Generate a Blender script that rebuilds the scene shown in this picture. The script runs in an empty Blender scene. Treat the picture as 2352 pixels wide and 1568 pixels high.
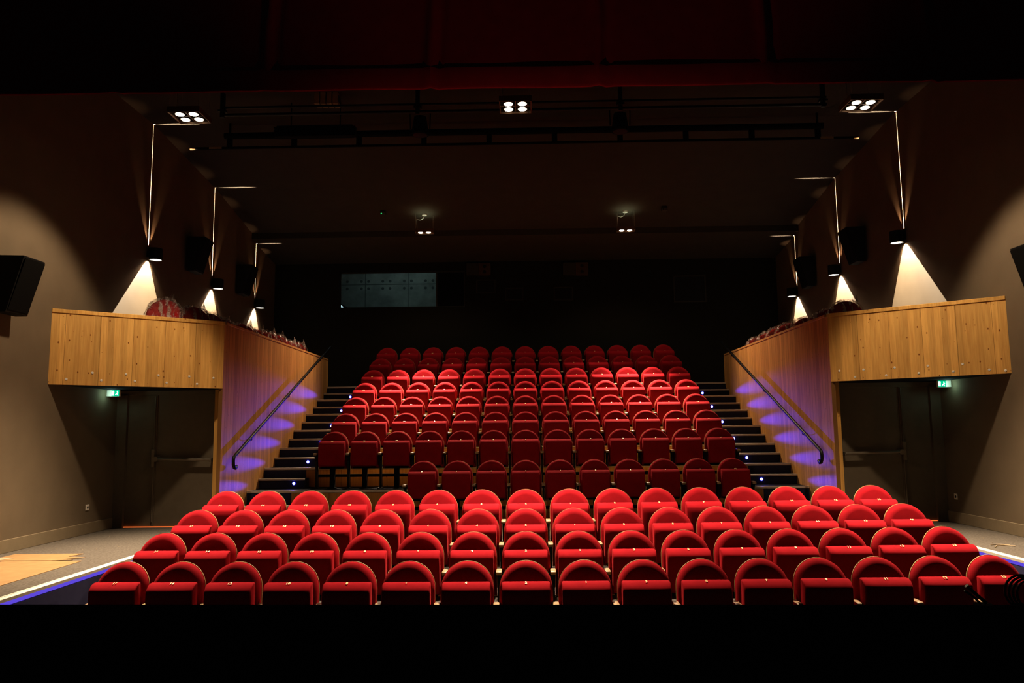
import bpy, bmesh, math, random
from mathutils import Vector, Matrix, Quaternion
random.seed(7)
scene = bpy.context.scene
COL = scene.collection
PI = math.pi

# ------------------------------------------------------------------ camera frame (metres, camera at height 0, lifted at the end)
F_PX, PITCH, YAW, ROLL = 1800.0, .113893, .0180806, -.0103662
CAM = Vector((.0286, 0, 0))
LIFT = 2.2
fw = Vector((-math.sin(YAW)*math.cos(PITCH), math.cos(YAW)*math.cos(PITCH), math.sin(PITCH)))
rt0 = Vector((math.cos(YAW), math.sin(YAW), 0)); up0 = rt0.cross(fw)
cr, sr = math.cos(ROLL), math.sin(ROLL)
rt = cr*rt0 + sr*up0; up = -sr*rt0 + cr*up0

# ------------------------------------------------------------------ tagging
def tag(o, label=None, cat=None, group=None, kind=None):
    if label: o['label'] = label
    if cat: o['category'] = cat
    if group: o['group'] = group
    if kind: o['kind'] = kind
    return o
def thing(name, label, cat, loc=(0,0,0), rotz=0, group=None):
    o = bpy.data.objects.new(name, None); COL.objects.link(o)
    o.empty_display_size = .05
    o.location = loc; o.rotation_euler = (0, 0, rotz)
    return tag(o, label, cat, group)
def put(name, mesh, parent=None, loc=(0,0,0), rot=(0,0,0)):
    o = bpy.data.objects.new(name, mesh); COL.objects.link(o)
    o.location = loc; o.rotation_euler = rot
    if parent is not None: o.parent = parent
    return o

# ------------------------------------------------------------------ mesh builder
class MB:
    def __init__(s): s.bm = bmesh.new()
    def box(s, x0, x1, y0, y1, z0, z1, bevel=0, seg=2):
        b = s.bm
        v = [b.verts.new((x, y, z)) for x in (x0, x1) for y in (y0, y1) for z in (z0, z1)]
        fs = [(0,1,3,2), (4,6,7,5), (0,4,5,1), (2,3,7,6), (0,2,6,4), (1,5,7,3)]
        F = [b.faces.new([v[i] for i in f]) for f in fs]
        if bevel:
            ed = list({e for f in F for e in f.edges})
            bmesh.ops.bevel(b, geom=ed, offset=bevel, segments=seg, profile=.5, affect='EDGES')
        return s
    def prism(s, poly, axis, a, b_, bevel=0, seg=2, div=1):
        """poly: 2D points. axis 'x': (y,z); 'y': (x,z); 'z': (x,y)"""
        b = s.bm
        def P(p, t):
            return {'x': (t, p[0], p[1]), 'y': (p[0], t, p[1]), 'z': (p[0], p[1], t)}[axis]
        rings = []
        for k in range(div+1):
            t = a + (b_-a)*k/div
            rings.append([b.verts.new(P(p, t)) for p in poly])
        n = len(poly); F = []
        for k in range(div):
            for i in range(n):
                j = (i+1) % n
                F.append(b.faces.new((rings[k][i], rings[k][j], rings[k+1][j], rings[k+1][i])))
        F.append(b.faces.new(rings[0][::-1])); F.append(b.faces.new(rings[-1]))
        bmesh.ops.recalc_face_normals(b, faces=F)
        if bevel:
            cap = set(rings[0]) | set(rings[-1])
            ed = [e for e in {e for f in F for e in f.edges} if (e.verts[0] in cap) == (e.verts[1] in cap) and len(e.link_faces) == 2 and e.calc_face_angle(0) > .4]
            bmesh.ops.bevel(b, geom=ed, offset=bevel, segments=seg, profile=.5, affect='EDGES')
        return s
    def cyl(s, p0, p1, r0, r1=None, n=16, caps=True):
        r1 = r0 if r1 is None else r1
        p0, p1 = Vector(p0), Vector(p1); d = (p1-p0).normalized()
        a = Vector((1,0,0)) if abs(d.x) < .9 else Vector((0,1,0))
        u = d.cross(a).normalized(); w = d.cross(u)
        b = s.bm; R = []
        for p, r in ((p0, r0), (p1, r1)):
            R.append([b.verts.new(p + r*(math.cos(2*PI*i/n)*u + math.sin(2*PI*i/n)*w)) for i in range(n)])
        F = []
        for i in range(n):
            j = (i+1) % n; F.append(b.faces.new((R[0][i], R[0][j], R[1][j], R[1][i])))
        if caps: F.append(b.faces.new(R[0][::-1])); F.append(b.faces.new(R[1]))
        bmesh.ops.recalc_face_normals(b, faces=F)
        return s
    def tube(s, pts, r, n=10, closed=False):
        pts = [Vector(p) for p in pts]; b = s.bm; R = []; m = len(pts)
        prev = None
        for i, p in enumerate(pts):
            if closed: d = (pts[(i+1) % m]-pts[i-1]).normalized()
            else: d = (pts[min(i+1, m-1)]-pts[max(i-1, 0)]).normalized()
            if prev is None:
                a = Vector((0,0,1)) if abs(d.z) < .9 else Vector((1,0,0))
                u = d.cross(a).normalized()
            else:
                u = (prev - d*prev.dot(d)).normalized()
            prev = u; w = d.cross(u)
            R.append([b.verts.new(p + r*(math.cos(2*PI*k/n)*u + math.sin(2*PI*k/n)*w)) for k in range(n)])
        F = []
        for i in range(m if closed else m-1):
            A, B = R[i], R[(i+1) % m]
            for k in range(n):
                l = (k+1) % n; F.append(b.faces.new((A[k], A[l], B[l], B[k])))
        if not closed: F.append(b.faces.new(R[0][::-1])); F.append(b.faces.new(R[-1]))
        bmesh.ops.recalc_face_normals(b, faces=F)
        return s
    def rings(s, loops, cap0=True, cap1=True):
        b = s.bm; R = [[b.verts.new(p) for p in l] for l in loops]; F = []
        n = len(R[0])
        for A, B in zip(R, R[1:]):
            for k in range(n):
                l = (k+1) % n; F.append(b.faces.new((A[k], A[l], B[l], B[k])))
        if cap0: F.append(b.faces.new(R[0][::-1]))
        if cap1: F.append(b.faces.new(R[-1]))
        bmesh.ops.recalc_face_normals(b, faces=F)
        return s
    def rot(s, angle, axis, cent=(0,0,0)):
        bmesh.ops.rotate(s.bm, verts=s.bm.verts, cent=Vector(cent), matrix=Matrix.Rotation(angle, 3, axis)); return s
    def move(s, v):
        bmesh.ops.translate(s.bm, verts=s.bm.verts, vec=Vector(v)); return s
    def mesh(s, name, mat, smooth=None):
        me = bpy.data.meshes.new(name); s.bm.to_mesh(me); s.bm.free()
        for m in (mat if isinstance(mat, (list, tuple)) else [mat]): me.materials.append(m)
        if smooth is not None:
            me.polygons.foreach_set('use_smooth', [True]*len(me.polygons))
            me.set_sharp_from_angle(angle=math.radians(smooth))
        return me
    def build(s, name, mat, parent=None, smooth=None, loc=(0,0,0), rot=(0,0,0)):
        return put(name, s.mesh(name, mat, smooth), parent, loc, rot)

# ------------------------------------------------------------------ materials
def new_mat(name):
    m = bpy.data.materials.new(name); m.use_nodes = True
    nt = m.node_tree; p = nt.nodes['Principled BSDF']
    return m, nt, p
def setp(p, col=None, rough=None, metal=None, spec=None, emit=None, es=None):
    if col is not None: p.inputs['Base Color'].default_value = (*col, 1)
    if rough is not None: p.inputs['Roughness'].default_value = rough
    if metal is not None: p.inputs['Metallic'].default_value = metal
    if spec is not None: p.inputs['Specular IOR Level'].default_value = spec
    if emit is not None: p.inputs['Emission Color'].default_value = (*emit, 1)
    if es is not None: p.inputs['Emission Strength'].default_value = es
def nd(nt, t, **kw):
    n = nt.nodes.new(t)
    for k, v in kw.items(): setattr(n, k, v)
    return n
def mth(nt, op, a, b=None, c=None):
    n = nd(nt, 'ShaderNodeMath', operation=op)
    for i, v in enumerate((a, b, c)):
        if v is None: continue
        if isinstance(v, (int, float)): n.inputs[i].default_value = v
        else: nt.links.new(v, n.inputs[i])
    return n.outputs[0]
def mixc(nt, f, a, b, mode='MIX'):
    n = nd(nt, 'ShaderNodeMix', data_type='RGBA', blend_type=mode)
    for i, v in ((0, f), (6, a), (7, b)):
        if isinstance(v, (int, float)): n.inputs[i].default_value = v
        elif isinstance(v, tuple): n.inputs[i].default_value = (*v, 1)
        else: nt.links.new(v, n.inputs[i])
    return n.outputs[2]
def coords(nt, scale=(1,1,1)):
    tc = nd(nt, 'ShaderNodeTexCoord'); mp = nd(nt, 'ShaderNodeMapping')
    mp.inputs['Scale'].default_value = scale
    nt.links.new(tc.outputs['Object'], mp.inputs['Vector']); return mp.outputs[0]
def noise(nt, vec, scale, detail=3, rough=.5):
    n = nd(nt, 'ShaderNodeTexNoise'); n.inputs['Scale'].default_value = scale
    n.inputs['Detail'].default_value = detail; n.inputs['Roughness'].default_value = rough
    nt.links.new(vec, n.inputs['Vector']); return n.outputs['Fac']
def ramp(nt, f, stops):
    n = nd(nt, 'ShaderNodeValToRGB'); nt.links.new(f, n.inputs[0]); e = n.color_ramp.elements
    while len(e) < len(stops): e.new(.5)
    for el, (p, c) in zip(e, stops): el.position = p; el.color = (*c, 1)
    return n.outputs[0]
def bump(nt, p, h, strength=.2, dist=.01):
    b = nd(nt, 'ShaderNodeBump'); b.inputs['Strength'].default_value = strength; b.inputs['Distance'].default_value = dist
    nt.links.new(h, b.inputs['Height']); nt.links.new(b.outputs[0], p.inputs['Normal'])

def plain(name, col, rough=.6, metal=0, spec=.5, var=.12, scale=12, bmp=0):
    m, nt, p = new_mat(name); setp(p, col, rough, metal, spec)
    v = coords(nt); f = noise(nt, v, scale, 4)
    c = ramp(nt, f, [(.3, tuple(x*(1-var) for x in col)), (.7, tuple(min(1, x*(1+var)) for x in col))])
    nt.links.new(c, p.inputs['Base Color'])
    if bmp: bump(nt, p, noise(nt, v, scale*20, 2), bmp, .002)
    return m
def emissive(name, col, strength):
    m, nt, p = new_mat(name); setp(p, (0,0,0), .5, 0, 0, col, strength); return m

def wood(name, base, dark, board, lam, seam=.006, knots=1.0, knot_scale=5.5, axis=0, rough=.55, seam_dark=.35):
    """planks running along local z, laid side by side along local x (axis 0) or y (axis 1)"""
    m, nt, p = new_mat(name); setp(p, base, rough, 0, .25)
    tc = nd(nt, 'ShaderNodeTexCoord'); sx = nd(nt, 'ShaderNodeSeparateXYZ'); nt.links.new(tc.outputs['Object'], sx.inputs[0])
    x = sx.outputs[axis]; z = sx.outputs[2]
    lamid = mth(nt, 'FLOOR', mth(nt, 'DIVIDE', x, lam))
    wn = nd(nt, 'ShaderNodeTexWhiteNoise', noise_dimensions='1D'); nt.links.new(lamid, wn.inputs['W'])
    cmb = nd(nt, 'ShaderNodeCombineXYZ')
    nt.links.new(mth(nt, 'MULTIPLY', x, 26.0), cmb.inputs[0]); nt.links.new(mth(nt, 'MULTIPLY', wn.outputs['Value'], 40.0), cmb.inputs[1]); nt.links.new(mth(nt, 'MULTIPLY', z, 1.4), cmb.inputs[2])
    g = noise(nt, cmb.outputs[0], 1.6, 5, .6)
    col = ramp(nt, g, [(.25, dark), (.6, base), (.85, tuple(min(1, b*1.15) for b in base))])
    tone = ramp(nt, wn.outputs['Value'], [(0, (.80,.78,.74)), (1, (1.08,1.05,1.0))])
    col = mixc(nt, 1.0, col, tone, 'MULTIPLY')
    # knots
    c2 = nd(nt, 'ShaderNodeCombineXYZ'); nt.links.new(mth(nt, 'MULTIPLY', x, 1.25), c2.inputs[0]); nt.links.new(mth(nt, 'MULTIPLY', z, .9), c2.inputs[1])
    vo = nd(nt, 'ShaderNodeTexVoronoi', voronoi_dimensions='2D'); vo.inputs['Scale'].default_value = knot_scale; vo.inputs['Randomness'].default_value = 1
    nt.links.new(c2.outputs[0], vo.inputs['Vector'])
    sep = nd(nt, 'ShaderNodeSeparateColor'); nt.links.new(vo.outputs['Color'], sep.inputs[0])
    rad = mth(nt, 'MULTIPLY', mth(nt, 'SUBTRACT', sep.outputs[0], .30), .15*knots)
    kf = mth(nt, 'SMOOTH_MIN', 1.0, mth(nt, 'MAXIMUM', mth(nt, 'MULTIPLY', mth(nt, 'SUBTRACT', rad, vo.outputs['Distance']), 22.0), 0.0), .1)
    col = mixc(nt, kf, col, (dark[0]*.42, dark[1]*.28, dark[2]*.22))
    # seams
    fr = mth(nt, 'FRACT', mth(nt, 'ADD', mth(nt, 'DIVIDE', x, board), 100.03))
    s_ = mth(nt, 'LESS_THAN', fr, seam/board)
    col = mixc(nt, s_, col, tuple(d*seam_dark for d in dark))
    nt.links.new(col, p.inputs['Base Color'])
    h = mth(nt, 'SUBTRACT', 1.0, s_); bump(nt, p, h, .5, .004)
    return m

def fabric(name, col, sheen=.25):
    m, nt, p = new_mat(name); setp(p, col, .95, 0, .12)
    v = coords(nt); f = noise(nt, v, 9, 4, .6)
    c = ramp(nt, f, [(.3, tuple(x*.88 for x in col)), (.7, tuple(min(1, x*1.08) for x in col))])
    nt.links.new(c, p.inputs['Base Color'])
    p.inputs['Sheen Weight'].default_value = sheen; p.inputs['Sheen Roughness'].default_value = .4
    p.inputs['Sheen Tint'].default_value = (1, .12, .12, 1)
    bump(nt, p, noise(nt, v, 260, 2), .12, .002)
    return m

M = {}
M['red'] = fabric('red_velvet', (.30, .0085, .016), .12)
M['red_wrapped'] = fabric('dusty_red_velvet', (.30, .016, .018), .05)
M['ply'] = plain('birch_ply_edge', (.42, .29, .13), .45, var=.1)
M['armwood'] = plain('varnished_beech', (.36, .24, .14), .4, var=.12, scale=20)
M['gold'] = plain('gold_thread', (.95, .78, .36), .5, .0, var=.05)
M['black'] = plain('black_metal', (.012, .012, .013), .45, .3, .4)
M['blackmatt'] = plain('matt_black', (.006, .006, .006), .9, 0, .1)
M['wall'] = plain('taupe_wall_paint', (.165, .127, .085), .85, 0, .15, var=.05, scale=3, bmp=.05)
M['wall_dark'] = plain('dark_back_wall_paint', (.018, .0165, .012), .9, 0, .1, var=.06)
M['ceil'] = plain('dark_ceiling_paint', (.055, .047, .036), .95, 0, .05, var=.06, scale=3)
M['door'] = plain('taupe_door_paint', (.155, .125, .088), .6, 0, .3, var=.04)
M['skirt'] = plain('painted_skirting', (.22, .175, .115), .55, 0, .3, var=.05)
M['fascia'] = wood('knotty_pine_boards', (.70, .42, .14), (.54, .29, .085), .43, .085, .004, 1.0, 6.5)
M['side'] = wood('narrow_pine_boards', (.66, .37, .14), (.50, .25, .085), .115, .115, .005, .8, 9, axis=1)
M['pineplain'] = wood('pine_trim', (.72, .43, .14), (.56, .30, .08), 4.0, .5, .0, .8, 4, axis=0)
M['riserwood'] = wood('pine_riser_boards', (.60, .33, .12), (.45, .22, .07), 1.6, .4, .004, .9, 4)
M['navy'] = plain('navy_riser_paint', (.028, .032, .085), .6, 0, .3, var=.1)
M['pitwall'] = plain('navy_pit_wall_paint', (.075, .075, .16), .7, 0, .2, var=.06)
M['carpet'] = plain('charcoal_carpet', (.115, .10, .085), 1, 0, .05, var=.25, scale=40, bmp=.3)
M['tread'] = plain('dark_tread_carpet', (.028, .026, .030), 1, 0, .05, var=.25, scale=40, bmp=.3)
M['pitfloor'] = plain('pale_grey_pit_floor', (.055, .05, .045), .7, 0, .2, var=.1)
M['nosing'] = plain('brushed_aluminium_nosing', (.66, .60, .55), .5, .0, .5, var=.06)
M['nosing_white'] = plain('cream_metal_nosing', (.82, .74, .60), .5, 0, .4, var=.05)
M['steel'] = plain('polished_steel', (.7, .68, .64), .22, 1, .5, var=.03)
M['bolt'] = plain('zinc_bolt', (.80, .77, .70), .4, .2, .6, var=.03)
M['whitepl'] = plain('white_plastic', (.75, .70, .62), .4, 0, .5, var=.03)
M['grey_metal'] = plain('satin_grey_metal', (.22, .19, .15), .35, .5, .5, var=.05)
M['card'] = plain('brown_cardboard', (.30, .185, .09), .85, 0, .1, var=.08, scale=8)
M['cardpale'] = plain('pale_cardboard', (.38, .29, .19), .85, 0, .1, var=.06, scale=8)
M['curtain'] = fabric('dark_red_stage_curtain', (.30, .010, .014), .1)
M['curtain_hem'] = fabric('dark_red_curtain_hem', (.30, .008, .012), .1)
M['stage'] = plain('black_stage_floor', (.0006, .0006, .0006), 1, 0, 0, var=.1)
M['speaker'] = plain('black_speaker_cabinet', (.010, .0095, .0085), .7, 0, .2)
M['grille'] = plain('black_speaker_grille', (.007, .007, .0065), .8, 0, .1, scale=300)
M['lamp'] = emissive('lamp_glow', (1, .90, .74), 14)
M['sconce_lens'] = emissive('sconce_lens_glow', (1, .90, .76), 6)
M['led'] = emissive('blue_led_glow', (.22, .26, 1), 14)
M['ledhalo'] = emissive('blue_led_halo_glow', (.03, .03, 1), 1.6)
M['ledstrip'] = emissive('blue_led_strip_glow', (.16, .10, .80), .75)
M['exitgreen'] = emissive('green_exit_sign_glow', (.0, .55, .30), 1.0)
M['exitwhite'] = emissive('white_exit_pictogram_glow', (.80, 1, .92), 2.2)
M['greenled'] = emissive('green_indicator_glow', (.05, .7, .2), 1.2)
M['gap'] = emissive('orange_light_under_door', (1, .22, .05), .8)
M['boothlamp'] = emissive('booth_lamp_glow', (.75, .95, 1), 1.0)
M['ports'] = plain('dark_port_frame', (.03, .027, .02), .6)
M['amber'] = plain('dull_amber_panel', (.06, .032, .016), .6)
M['fixture'] = plain('fixture_frame_bronze', (.16, .09, .05), .5, .4)
M['cable'] = plain('grey_cable', (.40, .37, .32), .5)
M['dimmerbox'] = plain('pale_vent_box', (.36, .24, .14), .6)
# concrete with formwork joints and tie holes
def concrete():
    m, nt, p = new_mat('formwork_concrete'); setp(p, (.3,.33,.32), .85, 0, .2)
    tc = nd(nt, 'ShaderNodeTexCoord'); sx = nd(nt, 'ShaderNodeSeparateXYZ'); nt.links.new(tc.outputs['Object'], sx.inputs[0])
    f = noise(nt, tc.outputs['Object'], 2.2, 6, .6)
    col = ramp(nt, f, [(.3, (.22,.25,.245)), (.7, (.40,.45,.43))])
    x, z = sx.outputs[0], sx.outputs[2]
    fx = mth(nt, 'FRACT', mth(nt, 'ADD', mth(nt, 'DIVIDE', x, 1.25), 100.712)); fz = mth(nt, 'FRACT', mth(nt, 'ADD', mth(nt, 'DIVIDE', z, 2.2), 100.06))
    s = mth(nt, 'MAXIMUM', mth(nt, 'LESS_THAN', fx, .016), mth(nt, 'LESS_THAN', fz, .010))
    ax = mth(nt, 'ABSOLUTE', mth(nt, 'SUBTRACT', fx, .5)); dx = mth(nt, 'MULTIPLY', mth(nt, 'MINIMUM', mth(nt, 'ABSOLUTE', mth(nt, 'SUBTRACT', ax, .417)), mth(nt, 'ABSOLUTE', mth(nt, 'SUBTRACT', ax, .085))), 1.25)
    az = mth(nt, 'MULTIPLY', mth(nt, 'SUBTRACT', mth(nt, 'ABSOLUTE', mth(nt, 'SUBTRACT', fz, .5)), .452), 2.2)
    d = mth(nt, 'SQRT', mth(nt, 'ADD', mth(nt, 'MULTIPLY', dx, dx), mth(nt, 'MULTIPLY', az, az)))
    k = mth(nt, 'MAXIMUM', s, mth(nt, 'LESS_THAN', d, .040))
    nt.links.new(mixc(nt, k, col, (.12,.145,.145)), p.inputs['Base Color'])
    return m
M['concrete'] = concrete()
def glass():
    m = bpy.data.materials.new('booth_glass'); m.use_nodes = True; nt = m.node_tree; nt.nodes.clear()
    o = nd(nt, 'ShaderNodeOutputMaterial'); t = nd(nt, 'ShaderNodeBsdfTransparent'); g = nd(nt, 'ShaderNodeBsdfGlossy'); mx = nd(nt, 'ShaderNodeMixShader')
    t.inputs[0].default_value = (.85,.92,.92,1); g.inputs['Roughness'].default_value = .02; mx.inputs[0].default_value = .05
    nt.links.new(t.outputs[0], mx.inputs[1]); nt.links.new(g.outputs[0], mx.inputs[2]); nt.links.new(mx.outputs[0], o.inputs[0]); return m
M['glass'] = glass()
def plastic_film():
    m = bpy.data.materials.new('clear_plastic_film'); m.use_nodes = True; nt = m.node_tree; nt.nodes.clear()
    o = nd(nt, 'ShaderNodeOutputMaterial'); t = nd(nt, 'ShaderNodeBsdfTransparent'); d = nd(nt, 'ShaderNodeBsdfPrincipled'); mx = nd(nt, 'ShaderNodeMixShader')
    t.inputs[0].default_value = (.95,.93,.92,1)
    setp(d, (.50,.42,.38), .25, 0, .8)
    tc = nd(nt, 'ShaderNodeTexCoord'); mp = nd(nt, 'ShaderNodeMapping'); mp.inputs['Scale'].default_value = (1, 1, .35); mp.inputs['Rotation'].default_value = (0, .5, 0); nt.links.new(tc.outputs['Object'], mp.inputs[0]); n = noise(nt, mp.outputs[0], 17, 3, .55)
    f = ramp(nt, n, [(.47, (.07,.07,.07)), (.60, (.62,.62,.62))])  # film highlights painted as pale, more opaque noise streaks
    b = nd(nt, 'ShaderNodeBump'); b.inputs['Strength'].default_value = .8; b.inputs['Distance'].default_value = .02
    nt.links.new(noise(nt, tc.outputs['Object'], 14, 3, .6), b.inputs['Height']); nt.links.new(b.outputs[0], d.inputs['Normal'])
    nt.links.new(f, mx.inputs[0]); nt.links.new(t.outputs[0], mx.inputs[1]); nt.links.new(d.outputs[0], mx.inputs[2]); nt.links.new(mx.outputs[0], o.inputs[0]); return m
M['film'] = plastic_film()

# ------------------------------------------------------------------ dimensions
WX = 6.4; BACK = 19.7; AISLE = -1.42
PITL, PITR = -4.58, 5.27
T0, TD, TZ0, TR = 13.03, .846, -.935, .333     # rear bank tiers: first nosing, depth, height, rise
SIDE = 4.6                                       # wooden stair walls at x = +-4.6
FASZ0, FASZ1 = .69, 1.70
CEIL = [(4.4, 5.36), (13.1, 5.36), (15.8, 5.08), (17.95, 4.70)]
CEIL2 = [(17.95, 4.56), (BACK, 4.32)]
def zceil(y):
    for (a, za), (b, zb) in list(zip(CEIL, CEIL[1:])) + [tuple(CEIL2)]:
        if a <= y <= b: return za + (zb-za)*(y-a)/(b-a)
    return 5.36
struct = lambda o: tag(o, kind='structure')

# ------------------------------------------------------------------ room shell
struct(MB().box(-WX-.2, -WX, 4.4, BACK, -2.3, 5.5).build('wall_left', M['wall']))
struct(MB().box(WX, WX+.2, 4.4, BACK, -2.3, 5.5).build('wall_right', M['wall']))
# back wall with the control-room window opening
wx0, wx1, wz0, wz1 = -4.74, -1.52, 3.16, 4.10
mb = MB()
mb.box(-WX-.2, wx0, BACK, BACK+.2, .9, 5.5); mb.box(wx1, WX+.2, BACK, BACK+.2, .9, 5.5)
mb.box(wx0, wx1, BACK, BACK+.2, .9, wz0); mb.box(wx0, wx1, BACK, BACK+.2, wz1, 5.5)
struct(mb.build('wall_back', M['wall_dark']))
poly = CEIL + CEIL2
mb = MB(); mb.prism([(y, z) for y, z in poly] + [(BACK, 5.6), (4.4, 5.6)], 'x', -WX, WX)
struct(mb.build('ceiling', M['ceil']))
# floors: pit terraces, cross aisle, side walkways
pit = [(5.2, 7.92, -2.173), (7.92, 8.74, -2.003), (8.74, 9.58, -1.844), (9.58, 10.46, -1.688)]
for y0, y1, z in pit:
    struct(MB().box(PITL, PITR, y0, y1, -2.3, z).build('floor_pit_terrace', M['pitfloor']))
struct(MB().box(-WX, PITL, 5.2, 10.46, -2.3, AISLE).build('floor_walkway_left', [M['carpet']]))
struct(MB().box(PITR, WX, 5.2, 10.46, -2.3, AISLE).build('floor_walkway_right', [M['carpet']]))
struct(MB().box(-WX, WX, 10.46, 13.03, -2.3, AISLE).build('floor_aisle', M['carpet']))
struct(MB().box(PITL, PITL+.012, 5.2, 10.46, -2.17, AISLE-.065).build('trim_pit_side_left', M['pitwall']))
struct(MB().box(PITR-.012, PITR, 5.2, 10.46, -2.17, AISLE-.065).build('trim_pit_side_right', M['pitwall']))
for nm, x, s in (('left', PITL, 1), ('right', PITR, -1)):
    mb = MB(); a, b = sorted((x-s*.055, x+s*.014)); mb.box(a, b, 5.2, 10.46, AISLE, AISLE+.006); a, b = sorted((x, x+s*.014)); mb.box(a, b, 5.2, 10.46, AISLE-.022, AISLE)
    mb.box(*sorted((x-s*.085, x-s*.068)), 5.2, 10.46, AISLE, AISLE+.005)
    n = struct(mb.build('trim_walkway_nosing_'+nm, M['nosing_white']))
    a, b = sorted((x, x+s*.012)); l = MB().box(a, b, 5.2, 10.46, AISLE-.058, AISLE-.022).build('led_strip', M['ledstrip'])
    tag(l, 'glowing blue light strip under the %s walkway edge beside the seat pit' % nm, 'light strip')
# skirting
for nm, s in (('left', -1), ('right', 1)):
    a, b = sorted((s*WX, s*(WX-.02)))
    struct(MB().box(a, b, 5.2, 12.2, AISLE, AISLE+.16, .004, 1).build('baseboard_'+nm, M['skirt']))

# stage in front, edge slightly skewed
mb = MB(); mb.prism([(-9, -3), (9, -3), (9, 5.363), (-9, 5.902)][::1], 'z', -2.3, -1.2)
struct(mb.build('floor_stage', M['stage']))

# ------------------------------------------------------------------ rear bank tiers and stairs
ord_ = ['lowest', 'second', 'third', 'fourth', 'fifth', 'sixth', 'top']
SX = 3.86   # stair/seat boundary
for i in range(7):
    yf, z = T0 + TD*i, TZ0 + TR*i
    zb = AISLE if i == 0 else TZ0 + TR*(i-1)
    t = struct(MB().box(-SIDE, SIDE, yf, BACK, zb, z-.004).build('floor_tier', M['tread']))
    # finishes on the face of the tier
    MB().box(-SX, SX, yf-.012, yf, zb, z-.04).build('riser_board', M['riserwood'], t)
    for s in (-1, 1):
        a, b = sorted((s*SX, s*SIDE)); MB().box(a, b, yf-.012, yf, zb, z-.04).build('stair_riser', M['navy'], t)
    MB().box(-SIDE, SIDE, yf-.02, yf+.035, z-.036, z+.003, .004, 1).build('nosing', M['nosing'], t)
    if i == 0:
        for k, zz in enumerate((AISLE+.165, AISLE+.33)): pass
for s, side in ((-1, 'left'), (1, 'right')):
    # low first steps in front of the bank
    for k in range(2):
        pass
    st = thing('stair_step', 'bottom step of the %s stair, level with the cross aisle carpet' % side, 'step', (0, 0, 0), 0, 'stair steps')
    a, b = sorted((s*(SX-.05), s*SIDE))
    MB().box(a, b, T0-.35, T0-.012, AISLE, AISLE+.24).build('step_block', M['navy'], st)
    MB().box(a, b, T0-.37, T0-.315, AISLE+.24, AISLE+.276, .004, 1).build('nosing', M['nosing'], st)
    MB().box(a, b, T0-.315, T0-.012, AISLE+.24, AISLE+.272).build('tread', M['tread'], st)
    for i in range(6):
        yf, z = T0 + TD*i, TZ0 + TR*i
        y0, y1 = yf+.55, yf+TD-.02
        st = thing('stair_step', '%s intermediate step up the %s stair, between two tier nosings' % (ord_[i] if i < 5 else 'highest', side), 'step', (0,0,0), 0, 'stair steps')
        a, b = sorted((s*(SX-.05), s*SIDE))
        MB().box(a, b, y0, y1, z, z+.13).build('step_block', M['navy'], st)
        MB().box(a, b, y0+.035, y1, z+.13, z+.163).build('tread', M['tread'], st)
        MB().box(a, b, y0-.018, y0+.035, z+.13, z+.166, .004, 1).build('nosing', M['nosing'], st)
        # blue step light on the riser
        lx = s*3.99 if s < 0 else 4.0
        l = thing('step_light', 'small round blue step light, %s from bottom on the %s stair' % (['lowest', 'second', 'third', 'fourth', 'fifth', 'highest'][i], side), 'step light', (lx, y0, z+.082), 0, 'blue step lights')
        MB().cyl((0, 0, 0), (0, -.006, 0), .031, .028, 16).build('halo_ring', M['ledhalo'], l)  # blue halo around the lens painted as a glowing ring
        MB().cyl((0, -.006, 0), (0, -.012, 0), .023, .019, 16).build('lens', M['led'], l)
        for aim, pw, ang in (((s*.46, -1, .02), 50, 62), ((s*.3, -1, .25), 2.4, 130)):
            ld = bpy.data.lights.new('step_spot', 'SPOT'); ld.energy = pw; ld.color = (.06, .035, 1.0); ld.spot_size = math.radians(ang); ld.spot_blend = 1; ld.shadow_soft_size = .012
            lo = bpy.data.objects.new('step_spot', ld); COL.objects.link(lo); lo.parent = l; lo.location = (0, -.03, 0)
            lo.rotation_euler = Vector(aim).to_track_quat('-Z', 'Y').to_euler()
            if ang < 70: lo.scale = (1, .16, 1)

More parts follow.
